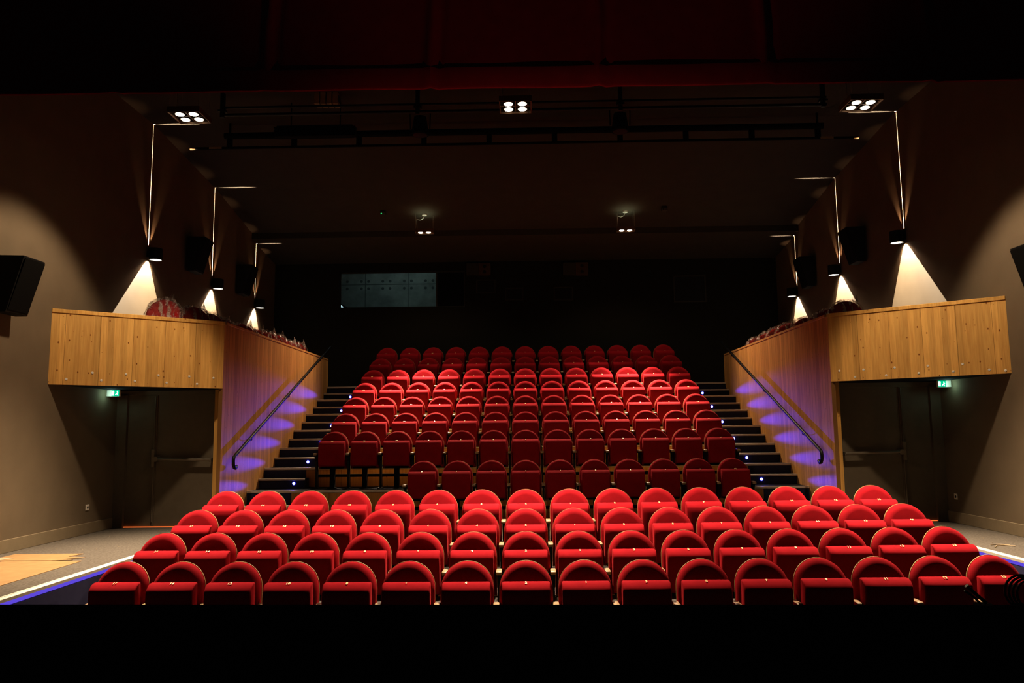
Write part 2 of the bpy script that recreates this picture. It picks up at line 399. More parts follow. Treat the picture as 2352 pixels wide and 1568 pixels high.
# wooden stair walls, fascias, posts, soffits = one balcony per side
BOLTS = {'left': [(447,678),(624,635),(683,687),(851,645),(911,692),(1070,652),(1125,703),(1278,660),(1330,710),(1442,670)],
         'right': [(1105,622),(1211,664),(1268,614),(1421,652),(1478,600),(1641,637),(1703,588),(1874,626),(1937,576),(2118,615),(2228,620)]}
def ray(px, py):
    d = (px-1176)/F_PX*rt - (py-784)/F_PX*up + fw
    return d
FI, FO = Vector((SIDE, 11.85)), Vector((WX, 10.40))
for s, side in ((-1, 'left'), (1, 'right')):
    lab = ('knotty pine balcony with wooden stair wall on the %s, above the double doors' % side)
    t = thing('balcony', lab, 'balcony', (s*SIDE, 11.85, 0), 0, 'pine balconies')
    ox, oy = s*SIDE, 11.85
    d2 = Vector((s*(WX-SIDE), FO.y-FI.y)); L = d2.length; ang = math.atan2(d2.y, d2.x)
    # fascia panel: local x along the panel, thickness behind
    back = 1 if s > 0 else -1
    pn = MB()
    y0_, y1_ = (0, .06) if s > 0 else (-.06, 0)
    # for s>0 local +y points to the back of the room; for s<0 local -y does
    pn.box(0, L, y0_, y1_, FASZ0, FASZ1-.035)
    fa = pn.build('fascia_panel', M['fascia'], t, rot=(0, 0, ang))
    cp = MB().box(-.01, L, *((-.012, .20) if s > 0 else (-.20, .012)), FASZ1-.035, FASZ1+.02, .005, 1).build('cap_rail', M['pineplain'], t, rot=(0,0,ang))
    # bolts
    off = 640
    for bx, by in BOLTS[side]:
        px = bx/2.94 + (0 if side == 'left' else 1552); py = by/2.94 + off
        dr = ray(px, py)
        # intersect vertical fascia plane
        n = Vector((-math.sin(ang), math.cos(ang), 0)); P0 = Vector((ox, oy, 0))
        k = n.dot(P0-CAM)/n.dot(dr); hit = CAM + k*dr - P0
        lx = hit.x*math.cos(ang)+hit.y*math.sin(ang)
        lx = max(.03, min(L-.03, lx)); dirn = -1 if s > 0 else 1
        mbx = MB(); mbx.cyl((lx, 0, hit.z), (lx, dirn*.007, hit.z), .018, .012, 12)
        mbx.build('bolt_head', M['bolt'], t, 40, rot=(0,0,ang))
    # stair side wall: from the fascia back to y = 18.1, stepped along the stair at the foot
    x0, x1 = (-.06, 0) if s < 0 else (0, .06)
    sw = MB(); sw.prism([(0, AISLE), (0, FASZ1-.02), (6.25, FASZ1-.02), (6.25, 1.0), (5.9, .6), (1.6, -1.0), (1.2, AISLE)], 'x', x0, x1)
    sw.build('stair_wall', M['side'], t)
    MB().box(*((-.20, .012) if s < 0 else (-.012, .20)), .10, 6.27, FASZ1-.02, FASZ1+.02, .005, 1).build('cap_rail', M['side'], t)
    MB().box(*((-.07, 0.004) if s < 0 else (-.004, .07)), 6.25, 6.30, 1.0, FASZ1-.02).build('end_trim', M['pineplain'], t)
    # front post beneath the fascia
    MB().box(*((-.20, -.062) if s < 0 else (.062, .20)), .22, .34, AISLE, FASZ0).build('post', M['pineplain'], t)
    MB().box(*((-.062, -.002) if s < 0 else (.002, .062)), -.004, .0, AISLE, FASZ0).build('post_edge', M['pineplain'], t) if False else None
    # soffit / balcony floor slab
    e = .055
    sl = MB(); sl.prism([(s*.062, .075), (s*(WX-SIDE), FO.y-FI.y+.075), (s*(WX-SIDE), 6.3), (s*.062, 6.3)], 'z', FASZ0+.005, FASZ0+.30)
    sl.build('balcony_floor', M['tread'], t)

# door wall, doors
for s, side, num in ((-1, 'left', 1), (1, 'right', 2)):
    yd = 12.25
    D = thing('door_%d' % num, 'taupe double door with long panic bar under the %s balcony' % side, 'door', (0, yd, 0))
    D['kind'] = 'structure'
    X = lambda a, b: tuple(sorted((s*a, s*b)))
    MB().box(*X(4.80, 6.4), .0, .12, .62, .69).build('door_header', M['door'], D)
    MB().box(*X(6.24, 6.4), -.04, .12, AISLE, .62).build('door_frame', M['door'], D)
    MB().box(*X(4.66, 4.825), .09, .12, AISLE, .69).build('door_frame', M['door'], D)
    MB().box(*X(5.815, 6.24), .02, .07, AISLE+.015, .62).build('door_leaf', M['door'], D)
    lf = MB().box(*X(4.825, 5.775), .02, .07, AISLE+.015, .62).build('door_leaf', M['door'], D)
    MB().box(*X(5.775, 5.815), .0, .065, AISLE+.015, .62, .004, 1).build('meeting_stile', M['door'], D)
    MB().cyl((s*5.80, -.012, AISLE+.08), (s*5.80, -.012, .60), .008, n=10).build('shoot_bolt_rod', M['grey_metal'], D)
    MB().box(*X(5.775, 5.83), -.045, 0, -.50, -.22, .008, 2).build('lock_case', M['grey_metal'], D)
    pb = MB(); pb.tube([(s*5.74, -.075, -.375), (s*4.88, -.075, -.392)], .024, 14)
    pb = pb.build('panic_bar', M['grey_metal'], D, 40)
    MB().cyl((s*5.735, .02, -.375), (s*5.735, -.1, -.375), .045, .04, 16).build('bar_hub', M['grey_metal'], pb, 40)
    MB().box(*X(4.865, 4.90), -.09, .02, -.42, -.365, .006, 1).build('bar_bracket', M['grey_metal'], pb)
    MB().box(*X(4.83, 6.24), -.005, .03, AISLE, AISLE+.012).build('door_gap_glow', M['gap'], D)  # light leaking under the door, put in as a glowing strip

# exit signs
def exit_sign(s, side):
    t = thing('exit_sign', 'lit green exit sign with white figure and arrow above the %s door' % side, 'exit sign', (s*6.30, 11.88, .64), 0, 'exit signs')
    w, h = .10, .05
    MB().box(-w, w, 0, .05, -h, h, .004, 1).build('case', M['whitepl'], t)
    a, b = (-.015, w-.003) if s < 0 else (-w+.003, .015)
    MB().box(a, b, -.004, 0, -h+.003, h-.003).build('face', M['exitgreen'], t)
    # pictogram: door block, running figure, arrow
    pm = MB(); c = (a+b)/2; k = -s
    pm.box(c+(-.052 if True else 0), c-.020, -.006, -.004, -.036, .036)
    pm.cyl((c+.028, -.006, .024), (c+.028, -.004, .024), .009, n=12)
    pm.prism([(c+.010,-.004),(c+.036,.014),(c+.046,.002),(c+.03,-.006),(c+.044,-.034),(c+.034,-.036),(c+.022,-.014),(c+.004,-.03),(c-.002,-.024)], 'y', -.006, -.004)
    pm.build('pictogram', M['exitwhite'], t)
    ld = bpy.data.lights.new('exit_glow', 'POINT'); ld.energy = .9; ld.color = (.55, 1, .85); ld.shadow_soft_size = .03
    lo = bpy.data.objects.new('exit_glow', ld); COL.objects.link(lo); lo.parent = t; lo.location = (s*-.02, -.10, -.02)
exit_sign(-1, 'left'); exit_sign(1, 'right')

# sockets
for s, side, y, z in ((-1, 'left', 11.5, -1.04), (1, 'right', 11.97, -1.034)):
    t = thing('wall_socket', 'white square power socket low on the %s wall' % side, 'socket', (s*WX, y, z), 0 if s < 0 else PI, 'wall sockets')
    MB().box(0, .012, -.042, .042, -.042, .042, .004, 2).build('plate', M['whitepl'], t)
    MB().cyl((.012, 0, 0), (.0135, 0, 0), .021, n=18).build('socket_hole', M['black'], t)
    MB().box(.0135, .016, -.006, .006, -.006, .006).build('earth_pin', M['steel'], t)

# handrails
for s, side in ((-1, 'left'), (1, 'right')):
    t = thing('handrail', 'black tubular handrail running up the %s wooden stair wall' % side, 'handrail', (s*SIDE, 12.2, 0), 0, 'stair handrails')
    x = -s*.085
    y0r, z0r, y1r, z1r = .02, -.33, 5.80, 1.985
    pts = []
    hook = [(.10, -.50), (.05, -.53), (.0, -.52), (-.04, -.47), (-.045, -.41), (-.03, -.36), (y0r, z0r)]
    pts = [(x, a, b) for a, b in hook] + [(x, y0r+(y1r-y0r)*k/6, z0r+(z1r-z0r)*k/6) for k in range(1, 7)]
    MB().tube(pts, .025, 14).build('rail', M['black'], t, 50)
    for yb in (.75, 2.75, 4.95):
        zz = z0r+(z1r-z0r)*(yb-y0r)/(y1r-y0r)
        mbk = MB(); mbk.tube([(x, yb, zz-.02), (x, yb, zz-.06), (x+s*.03, yb, zz-.075), (0, yb, zz-.075)], .007, 8)
        mbk.cyl((0, yb, zz-.075), (-s*.006, yb, zz-.075), .025, n=14)
        mbk.build('bracket', M['black'], t, 50)

# ------------------------------------------------------------------ seats
def arch(r, zb, zc, n=28):
    pts = [(-r, zb)]
    pts += [(-r, zb+(zc-zb)*k/6) for k in range(1, 6)]
    pts += [(-r*math.cos(PI*k/n), zc + r*math.sin(PI*k/n)) for k in range(n+1)]
    pts += [(r, zc-(zc-zb)*k/6) for k in range(1, 6)]
    pts += [(r, zb)]
    return pts
SH, SR = .955, .2475
TILT = math.radians(15)
def lean(x, y, z):
    k = math.tan(TILT)
    t = SH-z
    return (x, y - (k*t if t < .24 else k*.24 + (t-.24)*.05), z)
def make_backrest(mat):
    zc = SH-SR; loops = []
    prof = [(0, 0), (0, -.030), (.004, -.044), (.012, -.057), (.024, -.067), (.040, -.073), (.060, -.076)]
    for d, y in prof:
        loops.append([(x, y, z) for x, z in arch(SR-d, .335+d, zc)])
    loops = [[lean(*p) for p in l] for l in loops]
    mb = MB(); mb.rings(loops); return mb.mesh('backrest', mat, 50)
def make_shell():
    zc = SH-SR; r = SR+.0035
    loops = [[(x, y, z) for x, z in arch(rr, .32, zc)] for rr, y in ((r, .0), (r, .012), (r-.002, .014))]
    loops = [[lean(*p) for p in l] for l in loops]
    mb = MB(); mb.rings(loops); return mb.mesh('back_shell', M['ply'], 40)
def make_pan():
    prof = [(0,-.42), (0,0), (-.030,.002), (-.060,-.008), (-.090,-.026), (-.110,-.044), (-.120,-.064), (-.122,-.12), (-.122,-.30), (-.118,-.40), (-.100,-.42)]
    mb = MB(); w = .221; b = mb.bm; loops = []
    xs = [(-w, .012), (-w+.004, .005), (-w+.014, 0)] + [(-w+.014+(2*w-.028)*k/8, 0) for k in range(1, 8)] + [(w-.014, 0), (w-.004, .005), (w, .012)]
    cy, cz = -.061, -.21
    for x, ins in xs:
        bow = .010*(1-(x/w)**2)
        l = []
        for y, z in prof:
            yy = y + (ins if y < cy else -ins); zz = z + (ins if z < cz else -ins)
            if y < -.05: yy -= bow
            l.append((x, yy, zz))
        loops.append(l)
    mb.rings(loops); mb.rot(math.radians(3), 'X'); mb.move((0, -.168, .796)); return mb.mesh('seat', M['red'], 38)
def make_armpad():
    mb = MB(); mb.prism([(-.285,.562),(-.283,.590),(-.270,.598),(-.10,.598),(-.09,.590),(-.09,.562)], 'x', -.028, .028, .006, 2); return mb.mesh('armrest', M['armwood'], 40)
def make_armsupport():
    mb = MB(); mb.prism([(-.255,.561),(-.100,.561),(-.085,.30),(-.055,0),(-.185,0),(-.175,.30),(-.200,.46)], 'x', -.016, .016, .003, 1)
    mb.box(-.045, .045, -.20, -.04, 0, .012); return mb.mesh('arm_support', M['black'])
def make_pedestal():
    mb = MB(); mb.box(-.20, .20, -.205, -.085, .335, .362, .008, 1)
    mb.box(-.038, .038, -.19, -.10, .0, .335); mb.box(-.07, .07, -.21, -.08, 0, .012); return mb.mesh('pedestal', M['blackmatt'])
def make_beam():
    return MB().box(-.258, .258, -.10, -.06, .185, .235).mesh('support_beam', M['blackmatt'])
ME = dict(back=make_backrest(M['red']), shell=make_shell(), pan=make_pan(), pad=make_armpad(), sup=make_armsupport(), ped=make_pedestal(), beam=make_beam())
NUMS = {}
def num_mesh(s):
    if s not in NUMS:
        c = bpy.data.curves.new('seat_number', 'FONT'); c.body = s; c.align_x = 'CENTER'; c.align_y = 'CENTER'; c.size = .044; c.extrude = .0012; c.offset = .0010
        o = bpy.data.objects.new('seat_number', c); COL.objects.link(o)
        dg = bpy.context.evaluated_depsgraph_get(); me = bpy.data.meshes.new_from_object(o.evaluated_get(dg))
        bpy.data.objects.remove(o); me.materials.clear(); me.materials.append(M['gold']); NUMS[s] = me
    return NUMS[s]
def make_seat(loc, number, label, group, left_arm=False):
    t = thing('theatre_seat', label, 'seat', loc, 0, group)
    put('backrest', ME['back'], t); sh = put('back_shell', ME['shell'], t); sh['label'] = 'pale plywood rim'
    pan = put('seat', ME['pan'], t)
    n = put('seat_number', num_mesh(number), pan, (0, -.168-.058, .796-.0005), (math.radians(24), 0, 0)); n['label'] = 'gold number'
    for sgn in ((-1, 1) if left_arm else (1,)):
        a = put('armrest', ME['pad'], t, (sgn*.275, 0, 0)); a['label'] = 'pale wooden armrest'
        put('arm_support', ME['sup'], a)
    put('pedestal', ME['ped'], t); put('support_beam', ME['beam'], t)
    return t
def number(j): return str(2*j-1) if j > 0 else str(2-2*j)
words = ['first','second','third','fourth','fifth','sixth','seventh','eighth','ninth']
FROWS = [(7.605, -1.218, .0064), (8.389, -1.0476, .0080), (9.196, -.8887, .0110), (10.079, -.7334, .0080)]
FN = ['front row nearest the stage', 'second row from the stage', 'third row from the stage', 'fourth row, last before the cross aisle']
FLOORS = [p[2] for p in pit]
for r, (Y, Z, k) in enumerate(FROWS):
    for j in range(-7, 9):
        X = .55*j; y = Y + k*X*X
        make_seat((X, y, FLOORS[r]), number(j), 'red arched folding seat numbered %s in the %s' % (number(j), FN[r]), 'red folding seats in the front block', j == -7)
RN = ['lowest row', 'second row', 'third row', 'fourth row', 'fifth row', 'sixth row', 'seventh row', 'top row']
for r in range(8):
    Y = 12.78 + TD*r; Z = AISLE if r == 0 else TZ0 + TR*(r-1)
    j0 = -3 if r == 0 else -6
    for j in range(j0, 7):
        if j <= 0: pos = ('leftmost' if j == j0 else words[j-j0] + ' from left') + ''
        else: pos = ('rightmost' if j == 6 else words[6-j] + ' from right')
        make_seat((.55*j, Y, Z), number(j), 'red arched folding seat, %s in the %s of the rear bank' % (pos, RN[r]), 'red folding seats in the rear bank', j == j0)

# ------------------------------------------------------------------ plastic-wrapped seats on the balconies
def make_film(seed):
    rnd = random.Random(seed); zc = SH-SR; loops = []
    for d, y in ((.02, .05), (-.012, .035), (-.026, -.02), (-.016, -.09), (.05, -.115), (.11, -.12)):
        l = []
        for q, (x, z) in enumerate(arch(SR-d, .50, zc)):
            jx, jz = rnd.uniform(-.012, .012), rnd.uniform(-.012, .014)
            l.append((x+jx, y+rnd.uniform(-.012, .012), z+jz))
        loops.append(l)
    mb = MB(); mb.rings(loops)
    # two gathered ears of film at the upper corners
    for sx, hh in ((1, rnd.uniform(.10, .17)), (-1, rnd.uniform(.03, .07))):
        a = rnd.uniform(.55, .85)*PI/2; cx, cz = sx*SR*math.cos(a)*1.0, zc+SR*math.sin(a)
        b = mb.bm; base = [b.verts.new((cx+dx, dy, cz+dz)) for dx, dy, dz in ((-.075, -.05, -.01+sx*.01), (.065, -.06, -.045), (.07, .02, -.03), (-.06, .03, 0))]
        tip = b.verts.new((cx+sx*.02, -.01, cz+hh)); tip2 = b.verts.new((cx+sx*.045, -.02, cz+hh*.75))
        for i in range(4): b.faces.new((base[i], base[(i+1) % 4], tip if i % 2 else tip2))
        b.faces.new((base[1], tip, tip2))
    mb.rot(-TILT*.5, 'X', (0, 0, SH)); return mb.mesh('plastic_bag', M['film'])
wrap_back = make_backrest(M['red_wrapped'])
WR = {'left': [(-5.42, 11.62, 2.03, .10), (-5.15, 11.95, 1.965, .85), (-5.15, 12.55, 1.955, .55), (-5.10, 12.95, 1.915, .5), (-5.05, 13.75, 1.94, .6), (-4.98, 14.35, 1.92, .7), (-5.02, 14.95, 1.955, .6), (-5.0, 15.55, 1.965, .6), (-4.98, 16.15, 1.92, .7), (-5.0, 16.85, 1.965, .5)],
      'right': [(5.02, 12.2, 1.96, -.35), (4.95, 12.65, 1.90, -.6), (4.95, 13.7, 1.92, -.6), (4.95, 14.6, 1.95, -.6), (4.98, 15.3, 1.96, -.6), (5.0, 16.0, 1.95, -.55), (4.98, 16.7, 1.93, -.6)]}
for side in WR:
    n = len(WR[side])
    for k, (x, y, zt, rz) in enumerate(WR[side]):
        w9 = words[k] if k < 9 else 'last'
        lab = 'red seat wrapped in clear plastic on the %s balcony, %s' % (side, 'nearest the stage' if k == 0 else 'farthest from the stage' if k == n-1 else w9 + ' from the stage end')
        zb = FASZ0+.305
        t = thing('wrapped_seat', lab, 'seat', (x, y, zb), rz, 'plastic-wrapped seats on the balconies')
        dz = zt - SH - zb
        put('backrest', wrap_back, t, (0, 0, dz)); put('plastic_bag', make_film(k*3+(1 if side == 'left' else 50)), t, (0, 0, dz))
        MB().box(-.20, .20, -.2, -.05, .30+dz, .345+dz, .01, 1).build('seat_frame', M['black'], t)
        MB().box(-.04, .04, -.17, -.09, 0, .30+dz).build('pedestal', M['black'], t)

# ------------------------------------------------------------------ sconces on the side walls
def spot(name, loc, aim, power, angle, blend, color, size=.03, parent=None, falloff=None, scale=None, rot=None):
    ld = bpy.data.lights.new(name, 'SPOT'); ld.energy = power; ld.spot_size = math.radians(angle); ld.spot_blend = blend; ld.color = color; ld.shadow_soft_size = size
    if falloff:
        ld.use_nodes = True; nt = ld.node_tree; em = nt.nodes.get('Emission') or nt.nodes.new('ShaderNodeEmission')
        lf = nt.nodes.new('ShaderNodeLightFalloff'); lf.inputs['Strength'].default_value = 1.0
        nt.links.new(lf.outputs[falloff], em.inputs['Strength'])
    o = bpy.data.objects.new(name, ld); COL.objects.link(o); o.location = loc
    o.rotation_euler = rot if rot else Vector(aim).to_track_quat('-Z', 'Y').to_euler()
    if scale: o.scale = scale
    if parent: o.parent = parent
    return o
WARM = (1, .79, .56)
place = ['nearest the stage', 'middle of three', 'farthest from the stage']
for s, side, zt in ((-1, 'left', 3.155), (1, 'right', 3.265)):
    for k, y in enumerate((12.99, 15.71, 18.25)):
        t = thing('wall_light', 'black cylinder wall light with downward beam on the %s wall, %s' % (side, place[k]), 'wall light', (s*WX, y, zt), 0, 'cylinder wall lights')
        u = -s
        mb = MB(); nseg = 28; R0, R1 = .108, .098; cx = u*.135
        ring = lambda r, z: [(cx+r*math.cos(2*PI*i/nseg), r*math.sin(2*PI*i/nseg), z) for i in range(nseg)]
        mb.rings([ring(R1, -.03), ring(R0-.004, -.0), ring(R0, -.004), ring(R0, -.2), ring(R1, -.2), ring(R1, -.185)], True, True)
        mb.build('housing', M['black'], t, 40)
        MB().cyl((cx, 0, -.186), (cx, 0, -.188), R1-.003, n=24).build('lens', M['sconce_lens'], t)
        MB().box(*sorted((0, u*.03)), -.05, .05, -.15, -.05).build('wall_bracket', M['black'], t)
        # downward wedge, faint wide spill, and the slit line upward
        spot('down_beam', (u*.05, 0, -.212), (-u*.675, -.12, -1), 2300, 95.8, .01, (1, .84, .64), .003, t, 'Constant')
        spot('down_spill', (u*.06, 0, -.212), (-u*.5, -.05, -1), 70, 128, .6, (1, .68, .45), .01, t, 'Linear')
        for nm, th, half, pw in (('up_slit', -29.2, 28.8, 13000), ('up_slit_ceiling', 11.5, 12, 400)):
            d = Vector((u*math.sin(math.radians(th)), 0, math.cos(math.radians(th)))); za = -d; ya = Vector((0, 1, 0)); xa = ya.cross(za)
            spot(nm, (u*.055, 0, .01), None, pw, 2*half, .05 if half > 20 else .6, (1, .84, .66), .001, t, 'Constant', (1, .034*math.tan(math.radians(28.8))/math.tan(math.radians(half)), 1), Matrix((xa, ya, za)).transposed().to_euler())
        d = Vector((-u*.5, 0, .866)); za = -d; ya = Vector((0, 1, 0)); xa = ya.cross(za)
        spot('up_slit_base', (u*.055, 0, .01), None, 420, 57.6, .3, (1, .84, .68), .001, t, 'Linear', (1, .055, 1), Matrix((xa, ya, za)).transposed().to_euler())
        for q in (-.36, .36):
            spot('up_spill', (u*.04, q*.04, .012), (-u*.06, q, 1), 60, 22, 1, (1, .58, .34), .004, t)

# ------------------------------------------------------------------ ceiling lamp fixtures
def fixture(loc, rows, label, group, yaw=0):
    t = thing('ceiling_lamp', label, 'lamp', loc, yaw, group)
    w = .205; d = .195 if rows == 2 else .11
    ys = (-.083, .083) if rows == 2 else (0,)
    mb = MB(); e = .012
    mb.box(-w, w, -d, -d+e, 0, .075); mb.box(-w, w, d-e, d, 0, .075); mb.box(-w, -w+e, -d+e, d-e, 0, .075); mb.box(w-e, w, -d+e, d-e, 0, .075)
    mb.box(-.006, .006, -d+e, d-e, .02, .05)
    if rows == 2: mb.box(-w+e, w-e, -.006, .006, .02, .05)
    mb.build('frame', M['fixture'], t)
    for y in ys:
        for x in (-.088, .088):
            sp = MB(); n = 20
            ring = lambda r, z: [(x+r*math.cos(2*PI*i/n), y+r*math.sin(2*PI*i/n), z) for i in range(n)]
            sp.rings([ring(.062, .012), ring(.062, .03), ring(.045, .07), ring(.02, .095)], False, True)
            lp = sp.build('lamp_reflector', M['steel'], t, 40)
            MB().cyl((x, y, .012), (x, y, .006), .051, n=20).build('lens', M['lamp'], lp)
    zc = zceil(loc[1]) - loc[2]
    for k, (x, y) in enumerate(((-w+.02, -d+.02), (w-.02, -d+.02), (-w+.02, d-.02), (w-.02, d-.02))):
        MB().cyl((x, y, .075), (x, y, zc), .0016, n=6).build('suspension_wire', M['cable'], t)
    MB().cyl((0, 0, zc-.03), (0, 0, zc), .055, .06, 20).build('ceiling_rose', M['cable'], t, 40)
    pts = [(0, 0, zc-.03), (-.03, 0, zc-.10), (-.10, 0, zc-.13), (-w+.03, 0, zc-.11), (-w+.03, .0, zc*.5), (-w+.04, 0, .07)]
    MB().tube(pts, .006, 8).build('power_cable', M['cable'], t, 50)
    return t
FXS = [(-4.27, 9.62, 4.05), (-.07, 9.62, 4.11), (4.31, 9.62, 4.05)]
fl = ['near the left wall', 'in the middle', 'near the right wall']
for k, p in enumerate(FXS):
    t = fixture(p, 2, 'square four-bulb ceiling lamp, front set, hanging ' + fl[k], 'four-bulb ceiling lamps')
    pw = (4000, 4700, 4000)[k]
    spot('lamp_spot', (0, 0, -.03), (0, -.06, -1), pw, 68, 1.0, WARM, .10, t)
    spot('lamp_flood', (0, 0, -.03), ((-.40, 0, -1), (0, 0, -1), (.40, 0, -1))[k], (420, 120, 420)[k], (88, 132, 88)[k], .4, WARM, .10, t)
RFX = [(-2.213, 17.1, 4.42), (2.276, 17.1, 4.40)]
for k, p in enumerate(RFX):
    t = fixture(p, 1, 'small two-bulb ceiling lamp over the rear bank, %s of centre' % ('left', 'right')[k], 'two-bulb ceiling lamps')
    spot('lamp_spot', (0, 0, -.03), (0, -.36, -1), 5600, 46, 1.0, WARM, .06, t)
    spot('lamp_flood', (0, 0, -.03), ((-1, 1)[k]*.69, -.51, -1), 520, 62, 1, (1, .72, .48), .06, t)
    spot('lamp_down', (0, 0, -.03), (0, .12, -1), 85, 130, .6, WARM, .06, t)
    spot('lamp_wide', (0, 0, -.03), ((.30, -.30)[k], -.55, -1), 1400, 84, 1, WARM, .06, t)
    spot('lamp_leak', (0, -.05, .11), (0, 0, 1), 3.0, 110, 1, (.55, 1, .85), .02, t)
    spot('lamp_leak', (0, -.1, .12), (0, 0, 1), 3, 150, 1, (1, .8, .5), .02, t)

# ------------------------------------------------------------------ speakers
def speaker(s, y, z, label, sc=1.0):
    t = thing('wall_speaker', label, 'speaker', (s*WX, y, z), 0 if s < 0 else PI, 'wall speakers')
    # local: +x out of the wall; the right-hand ones are turned half round
    H = .33*sc; D1, D0 = .33*sc, .15*sc; W = .20*sc
    mb = MB(); b = mb.bm
    mb.prism([(.05, -H), (.05, H), (.05+D1, H-.01), (.05+D0, -H)], 'y', -W, W, .008, 2) if True else None
    mb.build('cabinet', M['speaker'], t)
    g = MB(); g.prism([(.05+D0+.004, -H+.03), (.05+D1-.002, H-.04), (.05+D1+.010, H-.04), (.05+D0+.016, -H+.03)], 'y', -W+.02, W-.02)
    g.build('grille', M['grille'], t)
    MB().box(0, .05, -.05, .05, -.09, .09).build('bracket', M['black'], t)
for s, side in ((-1, 'left'), (1, 'right')):
    speaker(s, 14.6, 3.40, 'black wall speaker between the first two wall lights, %s wall' % side)
    speaker(s, 17.15, 3.41, 'black wall speaker between the second and third wall lights, %s wall' % side)
    speaker(s, 9.36 if s < 0 else 9.38, 1.83, 'large black wall speaker at the %s edge, in front of the balcony' % side, 1.05)

# ------------------------------------------------------------------ control room behind the back wall
W = thing('window_1', 'wide control room window in the dark back wall', 'window', (0, 0, 0)); W['kind'] = 'structure'
e = .03
mb = MB(); mb.box(wx0, wx1, BACK+.06, BACK+.10, wz0, wz0+e); mb.box(wx0, wx1, BACK+.06, BACK+.10, wz1-e, wz1)
mb.box(wx0, wx0+e, BACK+.06, BACK+.10, wz0+e, wz1-e); mb.box(wx1-e, wx1, BACK+.06, BACK+.10, wz0+e, wz1-e); mb.box(-2.26, -2.23, BACK+.06, BACK+.10, wz0+e, wz1-e)
mb.build('window_frame', M['ports'], W)
MB().box(wx0+e, -2.26, BACK+.076, BACK+.082, wz0+e, wz1-e).build('pane', M['glass'], W)
MB().box(-2.23, wx1-e, BACK+.076, BACK+.09, wz0+e, wz1-e).build('dark_sash', M['blackmatt'], W)
bx0, bx1, by0, by1, bz0, bz1 = -7.0, -1.0, BACK+.2, 22.4, 2.6, 5.0
struct(MB().box(bx0, bx1, by1, by1+.1, bz0, bz1).build('wall_booth_back', M['concrete']))
struct(MB().box(bx0-.1, bx0, by0, by1, bz0, bz1).build('wall_booth_left', M['concrete']))
struct(MB().box(bx1, bx1+.1, by0, by1, bz0, bz1).build('wall_booth_right', M['concrete']))
struct(MB().box(bx0, bx1, by0, by1, bz0-.1, bz0).build('floor_booth', M['tread']))
struct(MB().box(bx0, bx1, by0, by1, bz1, bz1+.1).build('ceiling_booth', M['wall_dark']))
ld = bpy.data.lights.new('booth_light', 'POINT'); ld.energy = 15; ld.color = (.88, 1, .97); ld.shadow_soft_size = .2
lo = bpy.data.objects.new('booth_light', ld); COL.objects.link(lo); lo.location = (-3.4, 20.6, 4.75)
mb = MB(); mb.tube([(-5.25, 21.2, 3.62), (-4.55, 21.2, 3.22), (-4.35, 21.2, 3.10)], .022, 10)
mb.tube([(-5.2, 21.2, 3.6), (-5.2, 21.2, 2.6)], .015, 8)
tag(mb.build('stair_rail', M['black'], None, 50), 'dark sloping handrail seen inside the control room window', 'handrail')
t = thing('desk_lamp', 'small white round lamp at the lower left of the control room window', 'lamp', (-4.86, 20.2, 2.6))
MB().cyl((0, 0, 0), (0, 0, .02), .09, n=20).build('base', M['black'], t); MB().cyl((0, 0, .02), (0, 0, .52), .012, n=8).build('stem', M['black'], t)
mb = MB(); bmesh.ops.create_uvsphere(mb.bm, u_segments=20, v_segments=12, radius=.12); mb.move((0, 0, .62)); mb.build('shade', M['boothlamp'], t, 60)
t = thing('desk', 'dark control desk behind the control room window', 'desk', (-3.3, 20.35, 2.6))
MB().box(-1.4, 1.4, -.3, .3, .50, .54).build('desk_top', M['blackmatt'], t)
for x in (-1.35, 1.31): MB().box(x, x+.04, -.28, .28, 0, .50).build('leg', M['blackmatt'], t)
t = thing('parcel', 'small orange-brown box on the control desk by the window sash', 'box', (-2.62, 20.3, 3.14))
MB().box(-.06, .06, -.05, .05, 0, .10, .006, 1).build('carton', M['card'], t); MB().box(-.013, .013, -.051, .051, .1, .1015).build('tape', M['cardpale'], t)

# projection ports, boxes and hatch on the back wall
def at(px, py, Y):
    d = ray(px, py); k = (Y-CAM.y)/d.y; return CAM + k*d
for (px0, px1, py0, py1, lab) in ((1072, 1127, 606, 634, 'dull wall box with an amber half, right of the control room window'), (1293, 1350, 604, 634, 'dull wall box with an amber half, farther right above the rear seats')):
    a, b = at(px0, py1, BACK), at(px1, py0, BACK); c = (a+b)/2; w, h = (b.x-a.x)/2, (b.z-a.z)/2
    t = thing('wall_box', lab, 'box', (c.x, BACK, c.z), 0, 'wall boxes')
    MB().box(-w, 0, -.12, 0, -h, h, .006, 1).build('dark_half', M['ports'], t)
    MB().box(0, w, -.12, 0, -h, h, .006, 1).build('amber_half', M['amber'], t)
    for zz in (-h*.45, h*.45): MB().cyl((w*.5, -.12, zz), (w*.5, -.125, zz), .045, n=16).build('port', M['black'], t)
for k, (px0, px1, py0, py1) in enumerate(((1094, 1138, 642, 674), (1160, 1202, 660, 690), (1272, 1316, 658, 690), (1548, 1620, 632, 694))):
    a, b = at(px0, py1, BACK), at(px1, py0, BACK); c = (a+b)/2; w, h = (b.x-a.x)/2, (b.z-a.z)/2
    lab = ['small dark projection port below the left amber box', 'small dark projection port left of centre, low on back wall', 'small dark projection port right of centre, low on back wall', 'larger dark hatch on the right part of the back wall'][k]
    t = thing('projection_port', lab, 'port', (c.x, BACK, c.z), 0, 'projection ports')
    m2 = MB(); e = .03
    m2.box(-w, w, -.02, 0, -h, -h+e); m2.box(-w, w, -.02, 0, h-e, h); m2.box(-w, -w+e, -.02, 0, -h+e, h-e); m2.box(w-e, w, -.02, 0, -h+e, h-e)
    m2.build('port_frame', M['ports'], t); MB().box(-w+e, w-e, -.008, 0, -h+e, h-e).build('port_glass', M['black'], t)

